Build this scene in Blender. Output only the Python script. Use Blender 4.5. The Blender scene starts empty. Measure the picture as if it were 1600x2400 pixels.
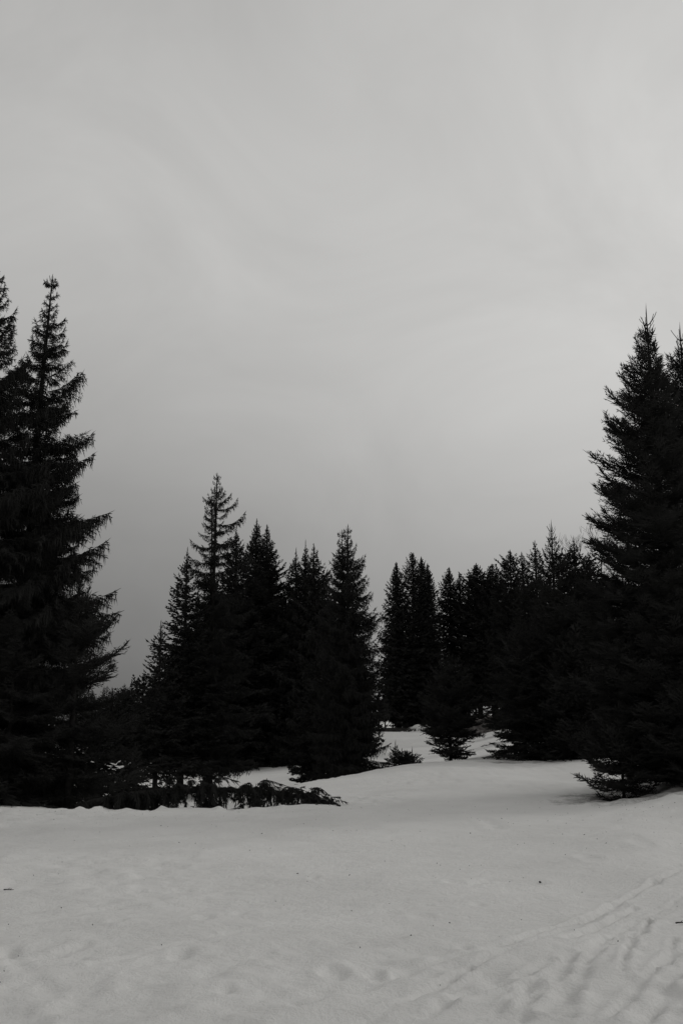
import bpy, math, random
import numpy as np
from mathutils import Matrix, Vector

# ------------------------------------------------------------------ camera, sky, sun, exposure
scene = bpy.context.scene
COL = scene.collection
EYE = 1.6
PITCH = math.atan(490.0 / 2333.0)
CP, SP = math.cos(PITCH), math.sin(PITCH)

cam_data = bpy.data.cameras.new('camera')
cam_data.sensor_width = 36.0
cam_data.lens = 35.0
cam_data.clip_start = 0.1
cam_data.clip_end = 5000.0
cam = bpy.data.objects.new('camera', cam_data)
COL.objects.link(cam)
cam.location = (0, 0, EYE)
cam.rotation_euler = (math.pi / 2 + PITCH, 0, 0)
scene.camera = cam

SUN_AZ = math.radians(62)      # to the right of straight ahead
SUN_EL = math.radians(24)
world = bpy.data.worlds.new('World')
scene.world = world
world.use_nodes = True
nt = world.node_tree
nt.nodes.clear()
N = nt.nodes.new
LK = nt.links.new


def wmath(op, a, b=None, clamp=False):
    n = N('ShaderNodeMath')
    n.operation = op
    n.use_clamp = clamp
    for i, v in enumerate((a, b)):
        if v is None:
            continue
        if isinstance(v, (int, float)):
            n.inputs[i].default_value = v
        else:
            LK(v, n.inputs[i])
    return n.outputs[0]


def wramp(fac, stops):
    n = N('ShaderNodeValToRGB')
    n.color_ramp.interpolation = 'EASE' if len(stops) < 3 else 'B_SPLINE'
    el = n.color_ramp.elements
    while len(el) > 1:
        el.remove(el[0])
    el[0].position = stops[0][0]
    el[0].color = (stops[0][1],) * 3 + (1,)
    for p, v in stops[1:]:
        e = el.new(p)
        e.color = (v, v, v, 1)
    LK(fac, n.inputs[0])
    return n.outputs[0]


tc = N('ShaderNodeTexCoord')
sep = N('ShaderNodeSeparateXYZ')
LK(tc.outputs['Generated'], sep.inputs[0])
zc = wmath('MAXIMUM', sep.outputs[2], 0.0)
# overcast veil: duller low on the left, brighter towards the hidden sun on the right
dull = wramp(zc, [(0, .075), (.06, .108), (.16, .205), (.3, .385), (.44, .485), (.6, .475), (.8, .37), (1, .3)])
bright = wramp(zc, [(0, .34), (.08, .385), (.2, .47), (.32, .58), (.45, .64), (.6, .585), (.8, .43), (1, .32)])
side = N('ShaderNodeMapRange')
side.interpolation_type = 'SMOOTHSTEP'
side.inputs['From Min'].default_value = -.46
side.inputs['From Max'].default_value = .42
LK(sep.outputs[0], side.inputs['Value'])
mx = N('ShaderNodeMix')
mx.data_type = 'RGBA'
LK(side.outputs[0], mx.inputs['Factor'])
LK(dull, mx.inputs['A'])
LK(bright, mx.inputs['B'])
mp = N('ShaderNodeMapping')
mp.inputs['Scale'].default_value = (1.5, 1.5, 2.3)
mp.inputs['Rotation'].default_value = (0.1, 0.25, 0.3)
LK(tc.outputs['Generated'], mp.inputs[0])
nz = N('ShaderNodeTexNoise')
nz.inputs['Scale'].default_value = 2.1
nz.inputs['Detail'].default_value = 5.0
nz.inputs['Roughness'].default_value = .58
nz.inputs['Distortion'].default_value = .7
LK(mp.outputs[0], nz.inputs['Vector'])
cl = N('ShaderNodeMapRange')
cl.inputs['From Min'].default_value = .25
cl.inputs['From Max'].default_value = .75
cl.inputs['To Min'].default_value = 9.0
cl.inputs['To Max'].default_value = 11.0
LK(nz.outputs[0], cl.inputs['Value'])
veil = N('ShaderNodeVectorMath')
veil.operation = 'SCALE'
LK(mx.outputs['Result'], veil.inputs[0])
LK(cl.outputs[0], veil.inputs['Scale'])
sky = N('ShaderNodeTexSky')
sky.sky_type = 'NISHITA'
sky.sun_disc = False
sky.sun_elevation = SUN_EL
sky.sun_rotation = SUN_AZ
bw = N('ShaderNodeRGBToBW')
LK(sky.outputs[0], bw.inputs[0])
mx2 = N('ShaderNodeMix')
mx2.data_type = 'RGBA'
mx2.inputs['Factor'].default_value = .97
LK(bw.outputs[0], mx2.inputs['A'])
LK(veil.outputs[0], mx2.inputs['B'])
tint = N('ShaderNodeMix')
tint.data_type = 'RGBA'
tint.blend_type = 'MULTIPLY'
tint.inputs['Factor'].default_value = 1
tint.inputs['B'].default_value = (1.0, .992, .972, 1)
LK(mx2.outputs['Result'], tint.inputs['A'])
bg = N('ShaderNodeBackground')
bg.inputs['Strength'].default_value = .1
LK(tint.outputs['Result'], bg.inputs['Color'])
wo = N('ShaderNodeOutputWorld')
LK(bg.outputs[0], wo.inputs[0])

sd = bpy.data.lights.new('sun', 'SUN')
sd.energy = .62
sd.angle = math.radians(18)
sd.color = (1, .985, .95)
sun = bpy.data.objects.new('sun', sd)
COL.objects.link(sun)
sdir = Vector((math.sin(SUN_AZ) * math.cos(SUN_EL), math.cos(SUN_AZ) * math.cos(SUN_EL), math.sin(SUN_EL)))
sun.rotation_euler = sdir.to_track_quat('Z', 'Y').to_euler()
sun.location = (20, 10, 40)

vs = scene.view_settings
vs.view_transform = 'Standard'
vs.look = 'None'
vs.exposure = 0.0
vs.gamma = 1.0
vs.use_curve_mapping = False


# ------------------------------------------------------------------ helpers
def at(u, v, d):
    """point at depth d (metres ahead) seen at pixel (u, v) of the 1600x2400 picture"""
    xc, yc = (u - 800) / 2333.0, (1200 - v) / 2333.0
    dy = CP - yc * SP
    return np.array((xc * d / dy, d, EYE + d * (SP + yc * CP) / dy))


def zrow(v, d):
    return at(800, v, d)[2]


def tag(o, label=None, cat=None, group=None, kind=None):
    if label:
        o['label'] = label
    if cat:
        o['category'] = cat
    if group:
        o['group'] = group
    if kind:
        o['kind'] = kind
    return o


def mesh_from(name, V, F, mat, smooth=False):
    """V (n,3), F (m,3) triangles"""
    me = bpy.data.meshes.new(name)
    V = np.ascontiguousarray(V, dtype=np.float32)
    F = np.ascontiguousarray(F, dtype=np.int32)
    me.vertices.add(len(V))
    me.vertices.foreach_set('co', V.ravel())
    k = F.shape[1]
    me.loops.add(F.size)
    me.loops.foreach_set('vertex_index', F.ravel())
    me.polygons.add(len(F))
    me.polygons.foreach_set('loop_start', np.arange(0, F.size, k, dtype=np.int32))
    me.polygons.foreach_set('use_smooth', np.full(len(F), smooth, dtype=bool))
    me.update(calc_edges=True)
    me.materials.append(mat)
    return me


def link(name, data, parent=None, mat=None):
    o = bpy.data.objects.new(name, data)
    COL.objects.link(o)
    if parent is not None:
        o.parent = parent
    if mat is not None:
        o.matrix_local = mat
    return o


def empty(name, loc):
    o = bpy.data.objects.new(name, None)
    COL.objects.link(o)
    o.empty_display_size = .2
    o.location = loc
    return o


def vnoise(x, y, seed=0):
    """smooth value noise in -1..1"""
    xi, yi = np.floor(x).astype(np.int64), np.floor(y).astype(np.int64)
    fx, fy = x - xi, y - yi
    fx = fx * fx * fx * (fx * (fx * 6 - 15) + 10)
    fy = fy * fy * fy * (fy * (fy * 6 - 15) + 10)

    def h(a, b):
        n = (a * 374761393 + b * 668265263 + seed * 974634777) & 0x7fffffff
        n = ((n ^ (n >> 13)) * 1274126177) & 0x7fffffff
        return ((n ^ (n >> 16)) & 0xffff) / 32767.5 - 1.0
    a, b = h(xi, yi), h(xi + 1, yi)
    c, e = h(xi, yi + 1), h(xi + 1, yi + 1)
    return (a * (1 - fx) + b * fx) * (1 - fy) + (c * (1 - fx) + e * fx) * fy


# ------------------------------------------------------------------ materials
def new_mat(name, base, rough=.9, spec=.1):
    m = bpy.data.materials.new(name)
    m.use_nodes = True
    b = m.node_tree.nodes['Principled BSDF']
    b.inputs['Base Color'].default_value = tuple(base) + (1,)
    b.inputs['Roughness'].default_value = rough
    b.inputs['Specular IOR Level'].default_value = spec
    return m, m.node_tree, b


def noisy(name, c0, c1, scale, rough=.95, spec=.05, bump=0.0):
    m, t, b = new_mat(name, c0, rough, spec)
    n = t.nodes.new('ShaderNodeTexNoise')
    n.inputs['Scale'].default_value = scale
    n.inputs['Detail'].default_value = 4
    tco = t.nodes.new('ShaderNodeTexCoord')
    t.links.new(tco.outputs['Object'], n.inputs['Vector'])
    r = t.nodes.new('ShaderNodeValToRGB')
    r.color_ramp.elements[0].position = .35
    r.color_ramp.elements[1].position = .68
    r.color_ramp.elements[0].color = tuple(c0) + (1,)
    r.color_ramp.elements[1].color = tuple(c1) + (1,)
    t.links.new(n.outputs[0], r.inputs[0])
    t.links.new(r.outputs[0], b.inputs['Base Color'])
    if bump:
        bp = t.nodes.new('ShaderNodeBump')
        bp.inputs['Strength'].default_value = bump
        bp.inputs['Distance'].default_value = .02
        t.links.new(n.outputs[0], bp.inputs['Height'])
        t.links.new(bp.outputs[0], b.inputs['Normal'])
    return m


M_NEEDLE = noisy('spruce_needles', (.018, .018, .0174), (.035, .035, .034), 2.2, 1.0, 0.0)
M_BARK = noisy('spruce_bark', (.014, .0135, .013), (.035, .034, .033), 9, .95, .0, .5)
M_TWIG = noisy('bare_twig', (.03, .029, .028), (.06, .058, .056), 12, .95, .0)
M_EARTH = noisy('earth', (.055, .051, .049), (.16, .15, .145), 1.1, 1.0, 0, .5)
M_GRASS = noisy('dry_grass', (.03, .029, .028), (.085, .082, .08), 3, 1.0, 0)

M_SNOW, t, b = new_mat('snow', (.8, .8, .79), .85, .12)
tco = t.nodes.new('ShaderNodeTexCoord')
n1 = t.nodes.new('ShaderNodeTexNoise')
n1.inputs['Scale'].default_value = .55
n1.inputs['Detail'].default_value = 6
n1.inputs['Roughness'].default_value = .6
t.links.new(tco.outputs['Object'], n1.inputs['Vector'])
r1 = t.nodes.new('ShaderNodeValToRGB')
r1.color_ramp.elements[0].position = .3
r1.color_ramp.elements[1].position = .7
r1.color_ramp.elements[0].color = (.705, .702, .69, 1)
r1.color_ramp.elements[1].color = (.795, .792, .78, 1)
t.links.new(n1.outputs[0], r1.inputs[0])
att = t.nodes.new('ShaderNodeAttribute')
att.attribute_name = 'litter'
n2 = t.nodes.new('ShaderNodeTexNoise')
n2.inputs['Scale'].default_value = 5.5
n2.inputs['Detail'].default_value = 7
n2.inputs['Roughness'].default_value = .75
t.links.new(tco.outputs['Object'], n2.inputs['Vector'])
ad = t.nodes.new('ShaderNodeMath')
ad.operation = 'MULTIPLY_ADD'
t.links.new(att.outputs['Fac'], ad.inputs[0])
ad.inputs[1].default_value = .62
t.links.new(n2.outputs[0], ad.inputs[2])
r2 = t.nodes.new('ShaderNodeMapRange')
r2.inputs['From Min'].default_value = .66
r2.inputs['From Max'].default_value = 1.05
r2.inputs['To Max'].default_value = .85
t.links.new(ad.outputs[0], r2.inputs['Value'])
mxs = t.nodes.new('ShaderNodeMix')
mxs.data_type = 'RGBA'
mxs.inputs['B'].default_value = (.085, .08, .077, 1)
t.links.new(r2.outputs[0], mxs.inputs['Factor'])
t.links.new(r1.outputs[0], mxs.inputs['A'])
t.links.new(mxs.outputs['Result'], b.inputs['Base Color'])
n3 = t.nodes.new('ShaderNodeTexNoise')
n3.inputs['Scale'].default_value = 14
n3.inputs['Detail'].default_value = 8
n3.inputs['Roughness'].default_value = .7
t.links.new(tco.outputs['Object'], n3.inputs['Vector'])
bp = t.nodes.new('ShaderNodeBump')
bp.inputs['Strength'].default_value = .9
bp.inputs['Distance'].default_value = .03
t.links.new(n3.outputs[0], bp.inputs['Height'])
t.links.new(bp.outputs[0], b.inputs['Normal'])

# ------------------------------------------------------------------ terrain
# one profile of ground height per direction: (distance, height) with row() for heights read off the horizon


def row(d, v):
    return (d, float(zrow(v, d)))


PROFILES = [
    (-.60, [(5, 0), (10, 0), (18, 0), (22, 0), (30, -.5), (45, -1.3), (60, -1.3), (75, -.6), (110, 0), (160, .2)]),
    (-.331, [(5, 0), (10, 0), row(18, 1899), (20.5, .0), (24, -.25), (32, -.8), (45, -1.4), (60, -1.4), (75, -.6), (110, 0), (160, .2)]),
    (-.25, [(5, 0), (10, 0), row(18, 1898), (19.5, -.05), (23, -.4), (30, -1.0), (42, -1.5), (60, -1.45), (75, -.6), (110, -.1), (160, .2)]),
    (-.165, [(5, 0), (10, 0), row(18, 1898), (19.5, -.05), (23, -.5), (30, -1.2), (42, -1.5), (62, -1.45), (74, -.8), (110, -.2), (160, .2)]),
    (-.099, [(5, 0), (10, 0), row(18, 1895), (19.5, -.0), (22.5, -.35), (29, -1.0), (40, -1.45), (62, -1.4), (75, -.7), (110, -.2), (160, .2)]),
    (-.0455, [(5, 0), (10, 0), row(18.5, 1889), row(24, 1859), row(29.5, 1829), (33, -.45), (42, -1.2), (58, -1.3), (75, -.6), (110, -.2), (160, .2)]),
    (.0124, [(5, 0), (10, 0), row(19, 1882), row(25, 1845), row(31, 1811), (35, -.15), (42, -.75), (58, -.8), (80, -.4), row(150, 1714), (160, .1)]),
    (.066, [(5, 0), (10, 0), row(19, 1880), row(26, 1828), row(33, 1786), (37, .0), (45, -.5), (60, -.5), (90, -.25), row(150, 1714), (160, .1)]),
    (.132, [(5, 0), (10, 0), row(19, 1880), row(28, 1812), row(36, 1774), (42, .15), (55, -.05), (80, -.15), row(150, 1714), (160, .2)]),
    (.155, [(5, 0), (10, 0), row(19, 1880), row(27, 1818), row(34, 1786), row(45, 1757), row(70, 1727), row(110, 1708), (160, 1.0)]),
    (.199, [(5, 0), (10, 0), row(19, 1879), row(27, 1825), row(33, 1787), (38, .35), (60, .35), (110, .8), (160, 1.2)]),
    (.242, [(5, 0), (10, 0), row(19, 1876), row(26, 1830), row(31, 1787), (40, .42), (60, .5), (110, .9), (160, 1.2)]),
    (.29, [(5, 0), (10, 0), row(18.5, 1872), (20, .12), (22, .3), (30, .4), (60, .6), (110, .9), (160, 1.2)]),
    (.331, [(5, 0), (10, 0), (15, .05), row(18.5, 1834), (22, .5), (30, .55), (60, .7), (110, .9), (160, 1.2)]),
    (.60, [(5, 0), (10, .05), (15, .3), (18.5, .6), (22, .7), (30, .7), (60, .8), (110, .9), (160, 1.2)]),
]
LD = np.linspace(math.log(4.0), math.log(700.0), 600)
QS = np.linspace(-.6, .6, 241)
_tab = np.array([np.interp(LD, [math.log(a) for a, _ in pr], [c for _, c in pr]) for _, pr in PROFILES])
_q = [q for q, _ in PROFILES]
TABLE = np.array([np.interp(QS, _q, _tab[:, j]) for j in range(len(LD))]).T
for _ in range(3):                                   # soften the corners of the profiles
    for ax, w in ((1, 4), (0, 2)):
        k = np.ones(2 * w + 1) / (2 * w + 1)
        pad = [(0, 0), (0, 0)]
        pad[ax] = (w, w)
        P = np.pad(TABLE, pad, mode='edge')
        TABLE = np.apply_along_axis(lambda a: np.convolve(a, k, 'valid'), ax, P)


def on_flat(u, v):
    """where the ray through a pixel of the near snow meets level ground"""
    p = at(u, v, 10.0)
    s = EYE / (EYE - p[2])
    return p[0] * s, 10.0 * s


TRACKS = [  # (pixel polyline, groove half-width, depth)
    ([(1640, 2016), (1596, 2038), (1555, 2064), (1530, 2074), (1504, 2087), (1463, 2107), (1412, 2132), (1361, 2155), (1300, 2178), (1249, 2199), (1198, 2219)], .045, .035),
    ([(1198, 2219), (1140, 2238), (1075, 2252), (1035, 2260), (984, 2275), (943, 2286), (902, 2301), (810, 2331), (700, 2375)], .06, .016),
    ([(1490, 2125), (1463, 2140), (1422, 2166), (1387, 2183), (1330, 2210)], .05, .03),
    ([(1290, 2256), (1259, 2270), (1234, 2286), (1188, 2306), (1147, 2321), (1106, 2329), (1055, 2357), (1000, 2385)], .05, .022),
    ([(1150, 2252), (1126, 2263), (1091, 2278), (1035, 2306), (989, 2331), (938, 2360), (866, 2395)], .04, .016),
    ([(1524, 2158), (1504, 2186), (1484, 2191), (1481, 2212), (1468, 2232), (1461, 2257), (1458, 2288)], .035, .03),
    ([(1578, 2196), (1575, 2227), (1560, 2260), (1540, 2268), (1510, 2310), (1480, 2350)], .035, .022),
    ([(1610, 2325), (1596, 2334), (1550, 2360), (1524, 2390)], .05, .022),
    ([(1600, 2140), (1560, 2152), (1524, 2158)], .05, .016),
    ([(1335, 2240), (1320, 2270), (1312, 2305), (1324, 2330), (1305, 2365), (1275, 2378)], .06, .018),
    ([(1236, 2286), (1230, 2330), (1226, 2390)], .06, .014),
    ([(1480, 2230), (1430, 2280), (1380, 2325), (1330, 2370)], .10, -.012),
    ([(1560, 2300), (1540, 2345), (1500, 2400)], .08, .014),
    ([(1060, 2073), (1100, 2076), (1150, 2065), (1200, 2068), (1262, 2071)], .10, .018),
    ([(1120, 1936), (1145, 1940), (1165, 1956)], .16, .02),
    ([(0, 2275), (60, 2263), (130, 2248), (200, 2220)], .07, .018),
    ([(20, 2240), (60, 2290), (130, 2330)], .08, .012),
]
TRACKS += [
    ([(1640, 2080), (1560, 2125), (1480, 2170), (1400, 2215), (1320, 2262), (1240, 2320), (1160, 2385)], .04, .018),
    ([(1640, 2090), (1565, 2134), (1488, 2180), (1410, 2227), (1332, 2275), (1254, 2334), (1176, 2395)], .04, .016),
    ([(1640, 2200), (1560, 2255), (1490, 2315), (1430, 2395)], .045, .02),
    ([(1640, 2250), (1590, 2290), (1550, 2345), (1520, 2400)], .04, .018),
    ([(1420, 2200), (1380, 2250), (1350, 2310), (1330, 2390)], .05, .018),
    ([(1500, 2105), (1440, 2128), (1380, 2158), (1300, 2194), (1210, 2230), (1100, 2275), (1000, 2330), (930, 2380)], .035, .012),
    ([(0, 2330), (140, 2290), (330, 2240), (560, 2190), (800, 2150), (1000, 2120)], .06, .010),
    ([(0, 2180), (200, 2140), (430, 2105), (700, 2070)], .08, .008),
]
PRINTS = [  # footprints and hollows: pixel, half-size along x, along y, depth
    (780, 2285, .085, .10, .05), (1090, 2235, .05, .08, .035), (530, 2324, .05, .07, .03), (880, 2288, .05, .09, .035),
    (940, 2293, .05, .06, .02), (480, 2155, .06, .10, .02), (275, 2163, .06, .1, .02), (425, 2243, .07, .1, .025),
    (1122, 2118, .05, .10, .02), (1310, 2384, .05, .05, .03), (1534, 2072, .05, .09, .03), (735, 2063, .05, .1, .02),
    (560, 2146, .04, .07, .015), (690, 2368, .05, .05, .025), (800, 2210, .08, .1, .012), (1040, 2363, .05, .05, .022),
    (20, 2245, .06, .1, .03), (620, 2240, .06, .1, .014), (990, 2150, .09, .12, .02), (1380, 2018, .12, .2, .02),
    (600, 2354, .03, .04, .02), (1590, 2165, .05, .1, .03), (1490, 2230, .05, .12, .02), (1310, 2300, .06, .06, .018),
    (860, 2270, .12, .09, .018), (1500, 1990, .12, .25, .02), (1450, 2120, .08, .1, .015), (350, 2050, .12, .2, .01),
]
LUMPS = [  # little heaps of snow along the brow under the fallen tree
    (150, 1895, .05, .06), (186, 1893, .11, .09), (232, 1893, .10, .10), (300, 1897, .14, .05), (342, 1896, .06, .05),
    (376, 1897, .07, .08), (430, 1898, .3, .05), (512, 1895, .10, .09), (600, 1895, .25, .04), (650, 1892, .2, .05), (60, 1897, .3, .04),
    (720, 1890, .25, .03),
]


def ground(x, y):
    x = np.asarray(x, float)
    y = np.asarray(y, float)
    yy = np.maximum(y, 4.0)
    q = np.clip(x / yy, -.6, .6)
    fi = (q + .6) / 1.2 * (len(QS) - 1)
    fj = (np.log(yy) - LD[0]) / (LD[-1] - LD[0]) * (len(LD) - 1)
    fj = np.clip(fj, 0, len(LD) - 1.001)
    fi = np.clip(fi, 0, len(QS) - 1.001)
    i, j = fi.astype(int), fj.astype(int)
    a, c = fi - i, fj - j
    z = (TABLE[i, j] * (1 - a) + TABLE[i + 1, j] * a) * (1 - c) + (TABLE[i, j + 1] * (1 - a) + TABLE[i + 1, j + 1] * a) * c
    return z


def snow_detail(x, y):
    near = np.clip((60 - y) / 40, 0, 1)
    z = .022 * vnoise(x * .35, y * .30, 1) + .014 * vnoise(x * .9 + y * .3, y * .8, 2)
    xr, yr = x * .94 + y * .34, -x * .34 + y * .94           # wind ripples lie askew
    z += near * (.016 * vnoise(xr * .55, yr * 2.1, 3) + .012 * vnoise(xr * 1.5, yr * 4.6, 4) + .006 * vnoise(xr * 4, yr * 9, 5))
    rough = np.clip(vnoise(x * .4, y * .35, 9) * 1.0 + .5 + x * .03, .15, 1.1)
    z += near * rough * (.021 * vnoise(x * 3.4, y * 3.4, 6) + .019 * vnoise(x * 7.2, y * 7, 7))
    crust = np.clip(vnoise(x * .7, y * .6, 15) + .2, 0, 1) * np.clip((13 - y) / 3, 0, 1)
    z += crust * (.007 * vnoise(x * 13, y * 12, 16) + .004 * vnoise(x * 24, y * 22, 17))
    # settled snow broken up under the trees on the right and along the bank
    bank = np.exp(-((x - 6.2) / 2.2) ** 2 - ((y - 19.2) / 1.8) ** 2)
    z += bank * (.07 * vnoise(x * 2.2, y * 2.2, 11) + .05 * vnoise(x * 5, y * 5, 12))
    brow = np.exp(-((y - 18.6) / .6) ** 2) * (x < -1)
    z += brow * (.03 * vnoise(x * 2.3, y * 1.2, 13) + .015 * vnoise(x * 6, y * 4, 14))
    return z


def carve(X, Y, Z):
    for pts, w, dep in TRACKS:
        g = np.array([on_flat(u, v) for u, v in pts])
        best = np.full(X.shape, 9.0)
        along = np.zeros(X.shape)
        x0, x1 = g[:, 0].min() - .6, g[:, 0].max() + .6
        y0, y1 = g[:, 1].min() - .6, g[:, 1].max() + .6
        m = (X > x0) & (X < x1) & (Y > y0) & (Y < y1)
        if not m.any():
            continue
        px, py = X[m], Y[m]
        bd = np.full(px.shape, 9.0)
        for (ax, ay), (bx, by) in zip(g[:-1], g[1:]):
            L2 = (bx - ax) ** 2 + (by - ay) ** 2 + 1e-9
            tt = np.clip(((px - ax) * (bx - ax) + (py - ay) * (by - ay)) / L2, 0, 1)
            bd = np.minimum(bd, np.hypot(px - ax - tt * (bx - ax), py - ay - tt * (by - ay)))
        bd = bd + .016 * vnoise(px * 5, py * 5, 21) + .010 * vnoise(px * 14, py * 14, 23)
        amp = .8 + .45 * vnoise(px * 1.6, py * 1.6, 22)
        dep = dep * 1.35
        Z[m] += -dep * np.clip(amp, .35, 1.3) * np.exp(-(bd / (w * .62)) ** 2) + .4 * dep * np.clip(amp, .1, 1) * np.exp(-((bd - 1.35 * w) / (.55 * w)) ** 2)
    for u, v, sx, sy, dep in PRINTS:
        gx, gy = on_flat(u, v)
        e = np.sqrt(((X - gx) / sx) ** 2 + ((Y - gy) / (sy * 1.3)) ** 2) + .25 * vnoise(X * 9, Y * 9, 31)
        dep = dep * .9
        Z += -dep * .9 / (1 + np.exp(np.minimum((e - 1) * 5, 50))) + dep * .25 * np.exp(-((e - 1.6) / .4) ** 2)
    for u, v, s, h in LUMPS:
        g = at(u, v, 18.3)
        Z += .75 * h * np.exp(-((X - g[0]) / s) ** 2 - ((Y - 18.35) / .22) ** 2)
    return Z


def axis(spans, out_lo, out_hi, grow=1.12):
    a = []
    for lo, hi, fine in spans:                         # finest where the tracks are
        a += list(np.arange(lo, hi - fine * .5, fine))
    s = a[-1] - a[-2]
    up = [a[-1]]
    while up[-1] < out_hi:
        s *= grow
        up.append(up[-1] + s)
    s = a[1] - a[0]
    dn = [a[0]]
    while dn[-1] > out_lo:
        s *= grow
        dn.append(dn[-1] - s)
    return np.array(dn[:0:-1] + a + up[1:])


gx = axis([(-7.4, -2.4, .06), (-2.4, 4.4, .032), (4.4, 7.4, .06)], -900, 900, 1.09)
gy = axis([(4.9, 10.5, .032), (10.5, 21.0, .06)], -300, 2200, 1.05)
X, Y = np.meshgrid(gx, gy)
Z = ground(X, Y) + snow_detail(X, Y)
Z = carve(X, Y, Z)
nx, ny = len(gx), len(gy)
idx = np.arange(nx * ny).reshape(ny, nx)
quads = np.stack([idx[:-1, :-1], idx[:-1, 1:], idx[1:, 1:], idx[1:, :-1]], -1).reshape(-1, 4)
snow_me = mesh_from('snow_field', np.stack([X, Y, Z], -1).reshape(-1, 3), quads, M_SNOW, True)
snow = link('snow_ground', snow_me)
tag(snow, kind='structure')
LITTER = np.zeros(X.shape)


def G(x, y):
    return float(ground(x, y) + snow_detail(np.array([float(x)]), np.array([float(y)]))[0])


def litter(x, y, rx, ry, amt=1.0):
    global LITTER
    LITTER = np.maximum(LITTER, amt * np.exp(-((X - x) / rx) ** 2 - ((Y - y) / ry) ** 2))


# ------------------------------------------------------------------ spruce twigs and boughs
def _frames(D):
    D = D / np.maximum(np.linalg.norm(D, axis=1, keepdims=True), 1e-9)
    ref = np.where(np.abs(D[:, 2:3]) > .8, np.array([[1., 0, 0]]), np.array([[0, 0, 1.]]))
    A = np.cross(D, ref)
    A /= np.maximum(np.linalg.norm(A, axis=1, keepdims=True), 1e-9)
    return D, A, np.cross(D, A)


class Spray:
    """collects needle-clad shoots, needles and wood, gives one triangle soup"""

    def __init__(self):
        self.V, self.F, self.n = [], [], 0

    def add(self, V, F):
        self.V.append(V)
        self.F.append(F + self.n)
        self.n += len(V)

    def shoots(self, P0, P1, P2, r0, r1):
        P0, P1, P2 = np.asarray(P0), np.asarray(P1), np.asarray(P2)
        n = len(P0)
        if n == 0:
            return
        D, A, B = _frames(P2 - P0)
        r0 = np.broadcast_to(np.asarray(r0, float), (n,))[:, None]
        r1 = np.broadcast_to(np.asarray(r1, float), (n,))[:, None]
        rings = []
        for P, r in ((P0, r0), (P1, r1)):
            for k in range(3):
                c, s = math.cos(k * 2.0944), math.sin(k * 2.0944)
                rings.append(P + r * (A * c + B * s))
        V = np.stack(rings + [P2], 1).reshape(-1, 3)
        base = np.array([(0, 1, 4), (0, 4, 3), (1, 2, 5), (1, 5, 4), (2, 0, 3), (2, 3, 5), (3, 4, 6), (4, 5, 6), (5, 3, 6)])
        F = (np.arange(n)[:, None, None] * 7 + base[None]).reshape(-1, 3)
        self.add(V, F)

    def needles(self, P0, P2, per, length, rng):
        P0, P2 = np.asarray(P0), np.asarray(P2)
        n = len(P0)
        if n == 0:
            return
        D, A, B = _frames(P2 - P0)
        t = (np.arange(per)[None, :] + rng.random((n, per))) / per
        ang = rng.random((n, per)) * 6.283
        base = P0[:, None] + (P2 - P0)[:, None] * t[..., None]
        out = A[:, None] * np.cos(ang)[..., None] + B[:, None] * np.sin(ang)[..., None]
        dr = out * .8 + D[:, None] * .6
        side = np.cross(np.broadcast_to(D[:, None], dr.shape), out)
        L = length * (.7 + .6 * rng.random((n, per)))[..., None]
        a = base + side * L * .16
        b2 = base - side * L * .16
        c = base + dr * (L + .008)
        V = np.stack([a, b2, c], 2).reshape(-1, 3)
        self.add(V, np.arange(len(V)).reshape(-1, 3))

    def kites(self, P0, P1, P2, w, rng, single):
        P0, P1, P2 = np.asarray(P0), np.asarray(P1), np.asarray(P2)
        n = len(P0)
        if n == 0:
            return
        D, A, B = _frames(P2 - P0)
        ang = rng.random(n)[:, None] * 6.283
        side = (A * np.cos(ang) + B * np.sin(ang)) * np.asarray(w)[:, None]
        if single:
            V = np.stack([P0 * .75 + P1 * .25 - side, P0 * .75 + P1 * .25 + side, P2], 1).reshape(-1, 3)
            self.add(V, np.arange(n * 3).reshape(-1, 3))
        else:
            V = np.stack([P0, P1 - side, P1 + side, P2], 1).reshape(-1, 3)
            F = (np.arange(n)[:, None, None] * 4 + np.array([(0, 1, 2), (1, 3, 2)])[None]).reshape(-1, 3)
            self.add(V, F)

    def tube(self, pts, radii, sides=4):
        pts = np.asarray(pts, float)
        T = np.gradient(pts, axis=0)
        D, A, B = _frames(T)
        V = []
        for k in range(sides):
            c, s = math.cos(k * 2 * math.pi / sides), math.sin(k * 2 * math.pi / sides)
            V.append(pts + np.asarray(radii)[:, None] * (A * c + B * s))
        V = np.stack(V, 1).reshape(-1, 3)
        F = []
        for i in range(len(pts) - 1):
            for k in range(sides):
                a, b2 = i * sides + k, i * sides + (k + 1) % sides
                F += [(a, b2, b2 + sides), (a, b2 + sides, a + sides)]
        self.add(V, np.array(F))

    def arrays(self):
        return np.concatenate(self.V), np.concatenate(self.F)


def axis_curve(L, style, rng, n=9):
    s = np.linspace(0, 1, n)
    if style == 'comb':
        z = L * (-.30 * s + .42 * s ** 2.3)
    elif style == 'brush':
        z = L * (-.06 * s + .26 * s ** 2)
    elif style == 'sparse':
        z = L * (-.42 * s + .55 * s ** 2.2)
    elif style == 'hang':
        z = L * (.75 * s - 1.25 * s ** 2)
    elif style == 'shoot':
        z = L * (.10 * s + .55 * s ** 2)
    else:
        z = L * (-.16 * s + .26 * s ** 2)
    y = L * .05 * np.sin(s * (2 + 2 * rng.random()) + rng.random() * 6) * s
    x = L * s * (1.0 if style != 'hang' else .9)
    return np.stack([x, y + L * (rng.random() - .5) * .12 * s ** 2, z + L * .02 * np.sin(s * 7 + rng.random() * 6)], 1)


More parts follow.
